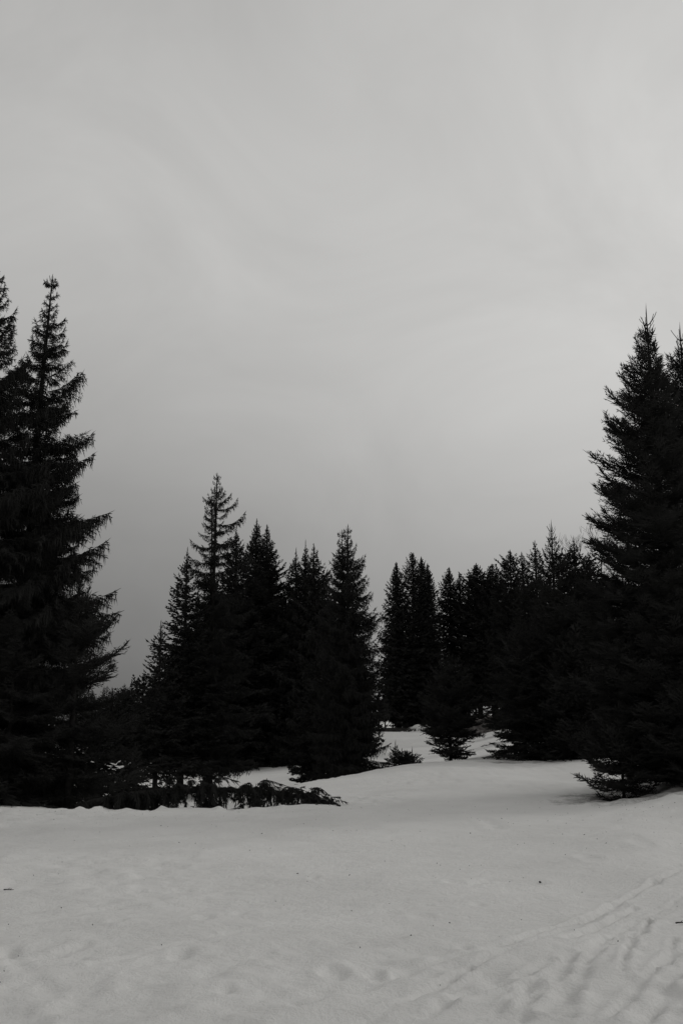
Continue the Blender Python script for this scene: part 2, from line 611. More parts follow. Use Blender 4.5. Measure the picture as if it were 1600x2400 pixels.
def make_bough(L, style, lod, seed):
    """lod 0: shoots with needles, 1: shoots, 2: flat shoots for the middle distance, 3 and 4: coarser still"""
    rng = np.random.default_rng(seed)
    S = Spray()
    ax = axis_curve(L, style, rng, 9 if lod < 2 else 5 if lod < 4 else 3)
    r_wood = .004 + .0055 * L
    if lod < 4:
        S.tube(ax, np.linspace(r_wood, .004 if lod < 3 else .012, len(ax)), 3)
    sp = (.058, .085, .13, .28, .55)[lod] * (1.2 if style == 'brush' and lod < 2 else 1)
    rr = (.0085, .0125, .026, .062, .14)[lod]
    nl = .017
    P0, P1, P2, R0, R1, O = [], [], [], [], [], []

    def pt(s):
        f = s * (len(ax) - 1)
        i = min(int(f), len(ax) - 2)
        return ax[i] + (ax[i + 1] - ax[i]) * (f - i)

    def tan(s):
        i = min(int(s * (len(ax) - 1)), len(ax) - 2)
        d = ax[i + 1] - ax[i]
        return d / np.linalg.norm(d)

    def shoot(a, d, l, droop=0.0, k=1.0, order=2):
        d = d / np.linalg.norm(d)
        m = a + d * l * .5 + np.array((0, 0, -droop * l * .12))
        e = a + d * l + np.array((0, 0, -droop * l * .5))
        P0.append(a)
        P1.append(m)
        P2.append(e)
        R0.append(rr * .7 * k)
        R1.append(rr * k)
        O.append(order)
        return a, m, e

    down = np.array((0, 0, -1.0))
    if style == 'shoot':
        S.tube(ax, np.linspace(.011, .007, len(ax)), 3)
        for s in np.arange(.15, .9, .25):
            for sd2 in (-1, 1):
                d = tan(s) + np.array((0, sd2 * .7, .3))
                shoot(pt(s), d, L * .16 * (1.1 - s), 0, .7)
    else:
        s = .07 if style != 'sparse' else .22
        while s < .985:
            wid = min(1.0, .35 + s / .35 * .65) * (1 - s) ** .65
            ln0 = L * (.40 if style != 'brush' else .5) * wid + (.05 if style != 'brush' else .075)
            if style == 'hang':
                ln0 *= .55
            for sd2 in (-1, 1):
                if style == 'sparse' and rng.random() < .25:
                    continue
                a = pt(min(s + rng.random() * sp * .5 / L, .99))
                tn = tan(s)
                ang = math.radians(58 - 22 * s + rng.normal(0, 8))
                lat = np.array((-tn[1], tn[0], 0)) * sd2
                if style == 'brush':
                    vert = rng.normal(.05, .20)
                elif style in ('comb', 'sparse', 'hang'):
                    vert = rng.normal(-.28, .2)
                else:
                    vert = rng.normal(-.05, .22)
                d = tn * math.cos(ang) + lat * math.sin(ang) + np.array((0, 0, vert))
                l = ln0 * (.7 + .5 * rng.random())
                droop = {'brush': -.15, 'comb': .45, 'sparse': .5, 'hang': .9}.get(style, .15)
                a, m, e = shoot(a, d, l, droop, 1.0, 1)
                # second-order shoots
                if l > (.10, .16, .17, .75, 9)[lod]:
                    k = int(l / (.062 if style != 'brush' else .08, .10, .12, .5, 1)[lod])
                    for i in range(k):
                        tt = (i + .5 + rng.random() * .5) / (k + .5)
                        b0 = a + (m - a) * tt * 2 if tt < .5 else m + (e - m) * (tt - .5) * 2
                        dd = (e - a) / np.linalg.norm(e - a)
                        la = np.cross(dd, (0, 0, 1.0))
                        for s3 in (-1, 1):
                            v3 = dd * .75 + la * s3 * .75 + np.array((0, 0, rng.normal(0 if style == 'brush' else -.1, .25)))
                            shoot(b0, v3, (l * .38 * (1 - tt) + (.045 if style != 'brush' else .06)) * (.7 + .6 * rng.random()), droop * .6, .92)
                        if style in ('comb', 'hang') and rng.random() < .8:
                            shoot(b0, down + rng.normal(0, .16, 3), (.07 + .20 * min(L, 1.6) / 1.6 * (1 - tt * .6)) * (.5 + rng.random()), 0, .9)
            # curtains hanging from the main axis, or stubby shoots above it
            if style in ('comb', 'hang') and s > .1:
                for _ in range(2):
                    hl = (.06 + .24 * min(L, 1.8) / 1.8 * (1 - s) ** .5) * (.4 + .9 * rng.random())
                    if style == 'hang':
                        hl *= 1.3
                    shoot(pt(min(.99, s + rng.random() * sp / L)), down + rng.normal(0, .17, 3), hl, 0, .9)
            elif style == 'sparse':
                if rng.random() < .7:
                    shoot(pt(s), down + rng.normal(0, .3, 3), .1 + .22 * rng.random(), 0, .8)
            else:
                shoot(pt(s), tan(s) * .8 + np.array((0, rng.normal(0, .3), .75 if rng.random() < .5 else -.7)), .05 + .06 * rng.random(), 0)
            s += sp / L * (1.0 if style != 'sparse' else 1.7)
        # terminal fork: straight pointed leading shoots
        e, tn = ax[-1], tan(1.0)
        for sd2 in (-.55, 0, .55):
            d = tn + np.array((0, sd2, .12))
            shoot(e - tn * (.02 if sd2 == 0 else .05), d, (.15 if sd2 == 0 else .10) * (1.35 if style == 'brush' else 1) * (.7 + .6 * rng.random()) * min(1, .5 + L * .5), 0, .75)
    if lod >= 2:
        P0, P1, P2, R1, O = np.array(P0), np.array(P1), np.array(P2), np.array(R1), np.array(O)
        for o_ in (1, 2):
            m_ = O == o_
            S.kites(P0[m_], P1[m_], P2[m_], R1[m_] * (1.5 if o_ == 1 else 1.4), rng, o_ == 2)
        return S.arrays()
    S.shoots(P0, P1, P2, R0, R1)
    if lod == 0 and style != 'shoot':
        S.needles(P0, P2, 6, nl, rng)
    return S.arrays()


CLASSES = (.28, .48, .8, 1.25, 1.9, 2.7)
_bough_cache = {}


def bough(L, style, lod, variant):
    """arrays, mesh and nominal length of the stored bough nearest to the length wanted"""
    c = min(range(len(CLASSES)), key=lambda i: abs(math.log(CLASSES[i] / max(L, .05))))
    key = (c, style, lod, variant)
    if key not in _bough_cache:
        V, F = make_bough(CLASSES[c], style, lod, hash((c, len(style), ord(style[0]), lod, variant)) % 100000)
        _bough_cache[key] = [V, F, None]
    rec = _bough_cache[key]
    return rec, CLASSES[c]


def bough_mesh(rec):
    if rec[2] is None:
        rec[2] = mesh_from('bough', rec[0], rec[1], M_NEEDLE)
    return rec[2]


ELEV = {  # angle of the bough above level, against 0 = top .. 1 = foot of the crown
    'comb': ((0, 55), (.06, 38), (.2, 18), (.45, 4), (.8, -8), (1, -12)),
    'brush': ((0, 56), (.08, 42), (.25, 26), (.5, 11), (.8, -4), (1, -14)),
    'plain': ((0, 58), (.08, 40), (.25, 22), (.5, 8), (.8, -6), (1, -14)),
    'sparse': ((0, 50), (.1, 30), (.3, 6), (1, -6)),
}


def crown_layout(h, prof, style, rng, per_m=14.0, base=.03, fill=1.0, var=(.72, .42), skip=.1):
    """list of (height, azimuth, elevation, length) for a spruce h metres tall.
    prof: (fraction from the top, radius) points; base: fraction of h left bare at the foot"""
    out = []
    top = h * .985
    z = h - skip
    lo = h * base
    ft, fr = [p for p, _ in prof], [r for _, r in prof]
    az = rng.random() * 6.28
    sides = rng.normal(0, .10, 6)
    whorl = 0
    while z > lo:
        t = (h - z) / h
        R = float(np.interp(t, ft, fr))
        tt = min(1.0, t / (1 - base))
        e0 = float(np.interp(tt, [a for a, _ in ELEV[style]], [c for _, c in ELEV[style]]))
        k = 4 if t < .05 else 5 if t < .14 else 6
        az += 1.1 + rng.random()
        wl = 1 + rng.normal(0, .07)
        for i in range(k):
            a = az + i * 6.2832 / k + rng.normal(0, .22)
            lob = 1 + sides[0] * math.cos(a) + sides[1] * math.sin(a) + sides[2] * math.cos(2 * a) + .10 * math.sin(3 * a + z * 1.7)
            f = wl * lob * (var[0] + var[1] * rng.random())
            if rng.random() < .1:
                f *= 1.12
            if rng.random() > fill:
                continue
            el = e0 + rng.normal(0, 7)
            L = R * f / max(.45, math.cos(math.radians(el))) if t > .15 else R * f * (1 + .12 * t / .15)
            out.append((z + rng.normal(0, .05) * min(1, h / 5), a, el, max(.06, L)))
        dens = per_m / 6.0
        z -= (1.0 / dens) * (.75 + .5 * rng.random()) * ((.8 + .2 * min(1, t / .15)) if style == 'brush' else (.5 + .5 * min(1, t / .17)))
    return out


def trunk_arrays(h, r, lean, rng, leader=.0, sides=8, fat=.011):
    n = 10
    f = np.linspace(0, 1, n)
    wob = .012 * h * np.sin(f * 5 + rng.random() * 6) * f * (1 - f)
    pts = np.stack([lean[0] * f + wob, lean[1] * f + wob * .5, f * h - .15 * (1 - f)], 1)
    rad = r * (1 - f) ** .8 + max(.007, fat * .8)
    S = Spray()
    S.tube(pts, rad, sides)
    tip = pts[-1]
    S.shoots([tip - (0, 0, .05)], [tip + (0, 0, leader * .5)], [tip + (.012, 0, leader)], fat, fat)
    return S.arrays(), pts


def trunk_at(pts, z):
    return np.array([np.interp(z, pts[:, 2], pts[:, 0]), np.interp(z, pts[:, 2], pts[:, 1]), z])


def bake(layout, pts, style, lod, rng, upper_style=None):
    VV, FF, n = [], [], 0
    for z, a, el, L in layout:
        rec, c = bough(L, style, lod, int(rng.integers(0, 3)))
        s = L / c
        M = np.array(Matrix.Rotation(a, 3, 'Z') @ Matrix.Rotation(-math.radians(el), 3, 'Y'))
        V = rec[0] * s @ M.T + trunk_at(pts, z)
        VV.append(V)
        FF.append(rec[1] + n)
        n += len(V)
    return np.concatenate(VV), np.concatenate(FF)


def spruce(name, label, u, v, d, prof, style='plain', mode='crown', lod=1, per_m=14, base=.03, leader=.25,
           lean=(0, 0), trunk=.014, fill=1.0, var=(.72, .42), seed=1, group=None, twin=None, cat='spruce'):
    """one spruce whose tip is seen at (u, v), d metres ahead, on the ground there"""
    rng = np.random.default_rng(seed)
    tip = at(u, v, d)
    bx, by = tip[0] - lean[0], d - lean[1]
    bz = G(bx, by)
    h = tip[2] - bz - leader
    if h < .3:
        print('short', u, v, d, round(h, 2))
        h = .3
    t = empty(name, (bx, by, bz))
    tag(t, label, cat, group)
    (TV, TF), pts = trunk_arrays(h, trunk * h, lean, rng, leader, 8, max(.014, .0004 * d))
    link('trunk', mesh_from('trunk', TV, TF, M_BARK, True), t)
    stems = [(h, pts, prof, leader)]
    if twin:
        th = h * twin[1]
        (TV, TF), p2 = trunk_arrays(th, trunk * h * .6, (lean[0] + twin[0], lean[1] + .1), rng, leader * .7)
        link('trunk', mesh_from('trunk', TV, TF, M_BARK, True), t)
        stems.append((th, p2, [(a * .5, r * .5) for a, r in prof][:4], leader))
    lays = []
    for i, (hh, pp, pr, ld) in enumerate(stems):
        lay = crown_layout(hh, pr, style, rng, per_m, base if i == 0 else .6, fill, var, .1 if mode == 'crown' else (.45 * ld / .5 if style == 'brush' else .36))
        if mode == 'boughs':
            for z, a, el, L in lay:
                rec, c = bough(L, style, lod, int(rng.integers(0, 3)))
                s = L / c
                M = Matrix.Translation(Vector(trunk_at(pp, z))) @ Matrix.Rotation(a, 4, 'Z') @ Matrix.Rotation(-math.radians(el), 4, 'Y') @ Matrix.Rotation(rng.normal(0, .12), 4, 'X') @ Matrix.Diagonal((s, s * (.85 + .3 * rng.random()), s, 1))
                link('bough', bough_mesh(rec), t, M)
            # bare upward shoots in whorls below the leader
            big = ld / .5
            for dz, cnt, l0, l1 in (((0, 6, .17, .30), (.09, 5, .13, .24), (.2, 6, .16, .26), (.32, 6, .18, .3)) if style == 'brush' else ((0, 5, .09, .15), (.10, 4, .08, .13), (.2, 5, .13, .2), (.3, 5, .16, .24))):
                a0 = rng.random() * 6.283
                for q in range(cnt):
                    rec, c = bough(.28, 'shoot' if dz < .2 or style == 'brush' else style, lod, int(rng.integers(0, 3)))
                    s = (l0 + (l1 - l0) * rng.random()) / c * (big if style == 'brush' else 1)
                    th = 1.0 / max(s, .5)
                    M = Matrix.Translation(Vector(trunk_at(pp, hh - dz * max(big, .5) - .02 * rng.random()))) @ Matrix.Rotation(a0 + q * 6.283 / cnt + rng.normal(0, .2), 4, 'Z') @ Matrix.Rotation(-.30 - .35 * rng.random(), 4, 'Y') @ Matrix.Diagonal((s, s, s, 1))
                    link('bough', bough_mesh(rec), t, M)
        else:
            V, F = bake(lay, pp, style, lod, rng)
            lays.append((V, F))
    if lays:
        n = 0
        Vs, Fs = [], []
        for V, F in lays:
            Vs.append(V)
            Fs.append(F + n)
            n += len(V)
        link('crown', mesh_from('crown', np.concatenate(Vs), np.concatenate(Fs), M_NEEDLE), t)
    return t, h, np.array((bx, by, bz))


# ------------------------------------------------------------------ the trees
LEFT = [(0, .04), (.09, .38), (.18, .72), (.28, 1.05), (.36, 1.3), (.45, 1.5), (.55, 1.8), (.66, 1.95), (.76, 2.1), (.88, 2.05), (1, 1.8)]
RIGHT = [(0, .06), (.05, .3), (.14, .55), (.23, .85), (.36, 1.05), (.48, 1.25), (.56, 1.45), (.7, 1.65), (.9, 1.8), (1, 1.85)]


def cone(R, belly=.8, foot=.85):
    return [(0, .04), (.06, R * .13), (.2, R * .36), (.4, R * .64), (.6, R * .85), (belly, R), (1, R * foot)]


# near trees, every bough a part
spruce('spruce_tree', 'tall spruce with long drooping comb boughs and a thin spire, left of the clearing', 124, 640, 23, LEFT, 'comb', 'boughs', 0, 20, .02, .22, (.25, 0), .012, var=(.6, .4), seed=11)
spruce('spruce_tree', 'spruce cut by the left edge of the photo, its spire just above the neighbouring spire', -6, 622, 21.5, LEFT, 'comb', 'boughs', 0, 19, .02, .22, (.1, 0), .012, seed=12)
spruce('spruce_tree', 'low bushy spruce with upswept shoots in front of the tall drooping spruce', 188, 1340, 21.4, [(0, .05), (.1, .35), (.25, .7), (.42, .98), (.6, 1.15), (.8, 1.15), (1, .9)], 'brush', 'boughs', 0, 18, .03, .25, seed=13)
spruce('spruce_tree', 'broad low spruce at the foot of the left edge trees, skirts on the snow', 40, 1440, 20.6, [(0, .05), (.15, .5), (.4, 1.1), (.7, 1.5), (1, 1.3)], 'plain', 'boughs', 0, 18, .02, .2, seed=14)
spruce('spruce_tree', 'large dense young spruce with a long bare leader, right of the clearing', 1511, 709, 20, RIGHT, 'brush', 'boughs', 0, 29, .015, .52, var=(.78, .2), seed=21)
spruce('spruce_tree', 'spruce cut by the right edge, its leader just below the big one beside it', 1590, 752, 21.6, RIGHT, 'brush', 'boughs', 0, 29, .015, .5, var=(.78, .2), seed=22)
spruce('spruce_tree', 'short dense spruce whose lowest boughs lie on the snow bank at the right edge', 1545, 1330, 19.6, [(0, .05), (.2, .55), (.4, 1.0), (.7, 1.35), (1, 1.15)], 'brush', 'boughs', 0, 26, .02, .3, var=(.74, .28), seed=23)

spruce('spruce_tree', 'little spruce at the foot of the big right-hand spruce, boughs frayed over the snow', 1448, 1640, 19.3, [(0, .04), (.3, .45), (.7, .68), (1, .62)], 'brush', 'boughs', 0, 48, .0, .2, seed=24)

# middle distance
spruce('spruce_tree', 'slim spruce with a spiky bare-tipped leader rising over the right-hand thicket', 1290, 1215, 36, [(0, .06), (.06, .22), (.15, .42), (.3, .75), (.5, 1.15), (.75, 1.6), (1, 1.6)], 'brush', 'boughs', 1, 26, .02, .5, seed=31)
spruce('spruce_tree', 'rounded low spruce at the left end of the right-hand thicket, boughs sweeping the snow', 1218, 1440, 35.6, [(0, .05), (.2, .55), (.45, 1.05), (.75, 1.45), (.9, 1.4), (1, .9)], 'plain', 'boughs', 1, 32, .02, .3, seed=32)
spruce('spruce_tree', 'small spreading spruce alone on the snow rise, narrow at its foot', 1050, 1520, 37, [(0, .04), (.15, .4), (.4, .95), (.62, 1.35), (.74, 1.3), (.88, .8), (1, .45)], 'brush', 'boughs', 1, 42, .02, .25, seed=33)
spruce('spruce_tree', 'double-tipped full spruce standing right behind the snow crest in the middle', 815, 1226, 38.5, [(0, .04), (.06, .25), (.14, .6), (.3, .95), (.45, 1.2), (.6, 1.3), (.75, 1.45), (1, 1.7)], 'comb', 'boughs', 1, 30, .01, .25, seed=34, twin=(-.24, .985))
spruce('spruce_tree', 'tallest thin old spruce with see-through top and two bare stems', 509, 1106, 45, [(0, .08), (.06, .5), (.12, .9), (.2, 1.25), (.27, 1.5), (.36, 1.6), (.6, 1.8), (.85, 2.1), (1, 1.8)], 'comb', 'boughs', 1, 16, .085, .2, seed=35, trunk=.011, twin=(-.22, .93), fill=.75, var=(.5, .6))

MID = [
    ('short spruce with a bare foot, outermost on the left of the middle group', 378, 1452, 42, [(0, .04), (.2, .38), (.5, .8), (.8, 1.5), (1, 1.2)], 'plain', 16, .16, .15, None),
    ('pointed spruce with a sloping left flank, left of the tallest thin spruce', 440, 1280, 44, [(0, .04), (.08, .3), (.25, .8), (.42, 1.2), (.6, 1.6), (.85, 1.9), (1, 1.6)], 'plain', 15, .14, .2, None),
    ('narrow dark spire just right of the tallest thin spruce', 554, 1232, 67, cone(2.0), 'plain', 15, .06, .25, None),
    ('blunt-topped spruce, first of the close pair right of the tallest spruce', 602, 1214, 66, cone(2.1), 'plain', 15, .04, .15, None),
    ('spruce of the close pair with a fat leaning flank to its right', 626, 1228, 67, [(0, .06), (.1, .42), (.25, .85), (.4, 1.1), (.7, 1.7), (1, 1.9)], 'plain', 15, .04, .12, None),
    ('thin spire with a long leader, left one of three between the middle groups', 694, 1281, 66, cone(1.9), 'comb', 14, .03, .4, None),
    ('middle one of three thin spires, with the longest bare leader', 716, 1262, 65, cone(1.8), 'plain', 14, .03, .5, None),
    ('right one of three thin spires, thick-tipped, beside the double-tipped spruce', 735, 1272, 64, cone(1.9), 'comb', 14, .03, .15, None),
    ('wide spruce filling the thicket behind the big right-hand spruce', 1343, 1256, 41, [(0, .05), (.08, .36), (.2, .85), (.4, 1.35), (.7, 1.9), (1, 1.8)], 'plain', 15, .02, .2, None),
    ('broken-topped spruce between the thicket leader and the big right-hand spruce', 1372, 1300, 36, [(0, .1), (.2, .8), (.5, 1.5), (1, 1.7)], 'plain', 15, .02, .1, None),
    ('squat spruce at the front of the right-hand thicket on the snow edge', 1330, 1480, 34.6, [(0, .05), (.2, .6), (.5, 1.2), (.8, 1.5), (1, 1.35)], 'brush', 17, .02, .25, None),
    ('round-shouldered dark spruce next left of the thicket leader', 1252, 1265, 60, [(0, .05), (.05, .3), (.14, .6), (.3, .95), (.8, 2.0), (1, 2.0)], 'plain', 14, .02, .15, None),
    ('spruce low in the gap under the tall left trees, in front of the far wood', 300, 1612, 74, cone(1.9), 'plain', 15, .02, .2, None),
    ('second low spruce in that left gap, with a crooked bare tip', 338, 1575, 76, cone(1.7), 'plain', 15, .02, .35, None),
    ('dark low spruce behind the fallen trunk, left of the bare-footed spruce', 262, 1640, 72, cone(1.6), 'plain', 15, .02, .2, None),
    ('bushy spruce at the left brow behind the butt of the fallen trunk', 196, 1676, 24.5, [(0, .05), (.3, .7), (.7, 1.25), (1, 1.1)], 'plain', 24, .0, .2, None),
    ('bushy low spruce in the hollow left of the bare-footed spruce', 318, 1738, 37, [(0, .05), (.3, .35), (.7, .62), (1, .6)], 'plain', 24, .0, .2, None),
    ('low dark spruce in the hollow behind the thick-waisted pair', 655, 1480, 68, cone(2.2), 'plain', 15, .03, .2, None),
    ('low dark spruce in the hollow under the tallest thin spruce', 545, 1440, 69, cone(2.3), 'plain', 15, .08, .2, None),
    ('low spruce in the hollow left behind the double-tipped spruce', 742, 1500, 44, cone(1.5), 'plain', 16, .02, .2, None),
]
for i, (lab, u, v, d, pr, st, pm, ba, ld, tw) in enumerate(MID):
    spruce('spruce_tree', lab, u, v, d, [(a, r * (1 + .42 * a) * (1.4 if d > 61 else 1.0)) for a, r in pr], st, 'crown', 3 if d > 61 and v > 1400 else 2, pm * 1.8, ba, ld, seed=50 + i)

FAR = [
    ('pointed spruce at the left end of the far clump, edging the narrow sky gap', 928, 1316, 154, [(0, .1), (.08, .6), (.2, 1.2), (.4, 1.9), (.7, 2.4), (1, 2.4)], 'comb', .085, .3),
    ('tallest blunt spire of the far clump beyond the snow crest', 966, 1297, 152, [(0, .2), (.05, .6), (.15, 1.1), (.4, 1.9), (.7, 2.5), (1, 2.5)], 'plain', .03, .2),
    ('spiky-topped spruce next right of the tallest far-clump spire', 986, 1303, 156, [(0, .1), (.06, .6), (.2, 1.3), (.4, 1.9), (1, 2.5)], 'plain', .03, .4),
    ('outer spruce on the right slope of the far clump', 1001, 1319, 153, [(0, .1), (.08, .6), (.2, 1.1), (.4, 1.7), (1, 2.3)], 'plain', .03, .3),
    ('slender far spruce with light showing through its lower crown', 1052, 1328, 160, [(0, .1), (.1, .9), (.25, 1.6), (.4, 1.7), (.6, 1.5), (1, 1.2)], 'comb', .08, .3),
    ('shorter slender far spruce right of the see-through one', 1076, 1343, 162, [(0, .1), (.1, .8), (.25, 1.3), (.5, 1.4), (1, 1.3)], 'plain', .1, .3),
    ('even cone-shaped far spruce in the middle of the far row', 1115, 1318, 156, [(0, .1), (.06, .8), (.15, 1.9), (.3, 3.0), (.7, 3.2), (1, 2.6)], 'plain', .18, .4),
    ('far spruce with feathery drooping sides, right of the even cone', 1152, 1320, 154, [(0, .1), (.06, .8), (.15, 1.7), (.3, 2.5), (.7, 3.0), (1, 2.6)], 'comb', .17, .3),
    ('blunt column-like far spruce, taller of the next two', 1194, 1287, 82, [(0, .12), (.05, .5), (.08, .95), (.16, 1.2), (.4, 1.8), (1, 2.6)], 'plain', .06, .2),
    ('smaller blunt far spruce beside the column-like one', 1221, 1292, 84, [(0, .08), (.06, .42), (.15, .85), (.4, 1.6), (1, 2.6)], 'plain', .06, .2),
]
for i, (lab, u, v, d, pr, st, ba, ld) in enumerate(FAR):
    spruce('spruce_tree', lab, u, v, d, [(a, r * (1.5 if d > 100 else 1.0)) for a, r in pr], st, 'crown', 3 if d > 100 else 2, 25, ba, ld, seed=80 + i)

# the far-off wood: one dark mass behind the trees one can tell apart
rngw = np.random.default_rng(5)
WOOD = []


def top_limit(u):
    return float(np.interp(u, [-200, 250, 285, 300, 350, 380, 440, 480, 560, 640, 664, 700, 742, 790, 838, 855, 905, 925, 1010, 1040, 1085, 1110, 1190, 1270, 1380, 1700],
                           [1560, 1600, 1592, 1586, 1580, 1540, 1430, 1350, 1330, 1340, 1440, 1360, 1430, 1340, 1450, 1528, 1530, 1440, 1440, 1530, 1530, 1370, 1335, 1325, 1330, 1350]))


proto = []
for k in range(9):                                     # the last ones with bare feet, where light shows under the crowns
    rng = np.random.default_rng(300 + k)
    hh = 16.0
    (TV, TF), pp = trunk_arrays(hh, .17, (0, 0), rng, .3, 4)
    lay = crown_layout(hh, cone(2.7), 'plain', rng, 8.5, .02 if k < 5 else (.17 if k < 7 else .36))
    V, F = bake(lay, pp, 'plain', 4, rng)
    proto.append((np.concatenate([V, TV]), np.concatenate([F, TF + len(V)])))
n = 0
WV, WF = [], []
for rowd, cnt in ((82, 36), (104, 38), (128, 42), (156, 44), (176, 42)):
    for k in range(cnt):
        u = 180 + 1480 * (k + rngw.random()) / cnt
        d = rowd + rngw.normal(0, 4)
        if d < 95 and not 260 < u < 850:
            continue
        if d < 145 and 835 < u < 1205:             # open snow reaches further back here
            continue
        if d > 140:
            d += 8
        v = top_limit(u) + abs(rngw.normal(0, 30)) + 4
        tip = at(u, v, d)
        gz = float(ground(tip[0], d))
        hh = tip[2] - gz
        if hh < 2.5:
            continue
        k2 = int(rngw.integers(0, 5))
        if 840 < u < 962:
            k2 = 5 + int(rngw.integers(0, 2))
        elif 1080 < u < 1170:
            k2 = 7 + int(rngw.integers(0, 2))
        V, F = proto[k2]
        a = rngw.random() * 6.28
        c, s = math.cos(a), math.sin(a)
        sx = max(.75, hh / 16.0)
        W = np.stack([(V[:, 0] * c - V[:, 1] * s) * sx, (V[:, 0] * s + V[:, 1] * c) * sx, V[:, 2] * hh / 16.0], 1)
        WV.append(W + np.array((tip[0], d, gz)))
        WF.append(F + n)
        n += len(V)
wood = link('far_wood', mesh_from('far_wood', np.concatenate(WV), np.concatenate(WF), M_NEEDLE))
tag(wood, 'dark mass of far-off spruce wood closing the clearing', 'wood', kind='stuff')

# young spruces
SAP = [
    ('young spruce with a thin leader, tallest of the saplings behind the snow crest', 926, 1731, 34.2, .3),
    ('small round sapling right of the tallest sapling behind the crest', 941, 1752, 34.3, .3),
    ('bushy low sapling, second from the outer end of the crest saplings', 954, 1757, 34.4, .34),
    ('outermost sapling with a stick-like leader at the crest', 965, 1757, 34, .26),
    ('tiny lone sapling standing in the open snow hollow', 625, 1826, 47, .16),
    ('low bush hanging over the far bank of the hollow, nearest the small lone sapling', 648, 1782, 63, .6),
    ('low bush at the far bank of the hollow, beside the double-tipped spruce', 682, 1784, 63, .7),
]
for i, (lab, u, v, d, R) in enumerate(SAP):
    spruce('spruce_sapling', lab, u, v, d, [(0, .03), (.3, R * .5), (.7, R), (1, R * .9)], 'brush', 'crown', 1, 110, .02, .12 if i not in (0, 3) else .28,
           trunk=.012, seed=120 + i, group='young spruces near the snow crest' if i < 4 else None, cat='sapling')

# bare broadleaf tree beside the big right-hand spruce
rngb = random.Random(4)


def bare_tree(label, u, v, d):
    tip = at(u, v, d)
    bz = G(tip[0] + .5, d)
    h = tip[2] - bz
    root = empty('bare_tree', (tip[0] + .5, d, bz))
    tag(root, label, 'tree')
    S, T = Spray(), Spray()

    def grow(sp, p, dr, l, r, depth):
        p = np.array(p)
        pts = [p]
        for _ in range(3):
            dr = dr + np.array([rngb.gauss(0, .12), rngb.gauss(0, .12), .05])
            dr /= np.linalg.norm(dr)
            pts.append(pts[-1] + dr * l / 3)
        sp.tube(pts, np.linspace(r, r * .55, 4), 4)
        if depth > 0:
            for k in range(4 if depth > 1 else 5):
                i = rngb.choice((1, 2, 3))
                a = rngb.random() * 6.28
                nd = dr * .8 + np.array((math.cos(a), math.sin(a), .25)) * .55
                grow(T, pts[i], nd / np.linalg.norm(nd), l * .55, max(.006, r * .5), depth - 1)
    grow(S, (0, 0, -.1), np.array((-.06, 0, 1.0)), h * .55, .07, 0)
    grow(T, (-.3, 0, h * .42), np.array((-.05, 0, 1.0)), h * .36, .045, 4)
    grow(T, (-.25, 0, h * .36), np.array((.2, .1, 1.0)), h * .30, .04, 3)
    V, F = S.arrays()
    link('trunk', mesh_from('trunk', V, F, M_TWIG), root)
    V, F = T.arrays()
    link('crown', mesh_from('crown', V, F, M_TWIG), root)


bare_tree('bare leafless tree whose fine twigs show beside the big right-hand spruce', 1366, 1222, 44)

# ------------------------------------------------------------------ the fallen spruce
rngf = np.random.default_rng(77)
FP = [at(182, 1892, 18.9), at(250, 1876, 18.9), at(310, 1863, 18.9), at(400, 1854, 18.95), at(520, 1851, 19.0), at(620, 1857, 19.0), at(700, 1866, 18.9),
      at(760, 1880, 18.8), at(800, 1893, 18.7)]
FP = np.array(FP)
fall = empty('fallen_spruce', (FP[0][0], FP[0][1], G(FP[0][0], FP[0][1])))
tag(fall, 'fallen spruce lying along the snow edge, its boughs hanging like curtains', 'fallen tree')
off = np.array(fall.location)
S = Spray()
S.tube(FP - off, np.linspace(.085, .008, len(FP)), 8)
V, F = S.arrays()
link('trunk', mesh_from('trunk', V, F, M_BARK, True), fall)
for k in range(295):
    f = (.14 if k % 5 else .0) + (.81 if k % 6 else .96) * (k + rngf.random()) / 295
    i = min(int(f * (len(FP) - 1)), len(FP) - 2)
    p = FP[i] + (FP[i + 1] - FP[i]) * (f * (len(FP) - 1) - i) - off
    L = (.74 - .40 * f) * (.45 + .9 * rngf.random())
    L *= .62 + .75 * max(0, math.sin(f * 31 + 1.2) * .6 + math.sin(f * 57) * .5)
    side = 1 if k % 2 else -1
    yaw = side * (.5 + rngf.random() * 1.2)
    kind = 'hang' if rngf.random() < .78 else 'comb'
    if kind != 'hang':
        L *= .8
    rec, c = bough(L, kind, 0, int(rngf.integers(0, 3)))
    s = L / c
    M = Matrix.Translation(Vector(p)) @ Matrix.Rotation(yaw, 4, 'Z') @ Matrix.Rotation(-(rngf.normal(.12, .45) if kind == 'hang' else rngf.normal(-.65, .35)), 4, 'Y') @ Matrix.Diagonal((s, s, s * (.9 + .3 * rngf.random()), 1))
    link('bough', bough_mesh(rec), fall, M)

# ------------------------------------------------------------------ far bank, heap of earth, litter
rngg = np.random.default_rng(9)
c0 = at(945, 1712, 148)
S = Spray()
B0 = []
for k in range(2600):
    x = c0[0] - 7 + 13.5 * rngg.random()
    y = 147 + 3.5 * rngg.random()
    B0.append((x, y, float(ground(x, y)) - .05))
B0 = np.array(B0)
hgt = (.25 + .45 * rngg.random(len(B0))) * np.clip((c0[0] + 6.5 - B0[:, 0]) / 3, .25, 1)
lean = rngg.normal(0, .22, (len(B0), 2))
e = B0 + np.stack([lean[:, 0] * hgt + .15, lean[:, 1] * hgt, hgt], 1)
S.shoots(B0, (B0 + e) / 2, e, .05, .04)
V, F = S.arrays()
tag(link('dry_grass', mesh_from('dry_grass', V, F, M_GRASS)), 'dark strip of dry grass along the far edge of the snow field', 'grass', kind='stuff')


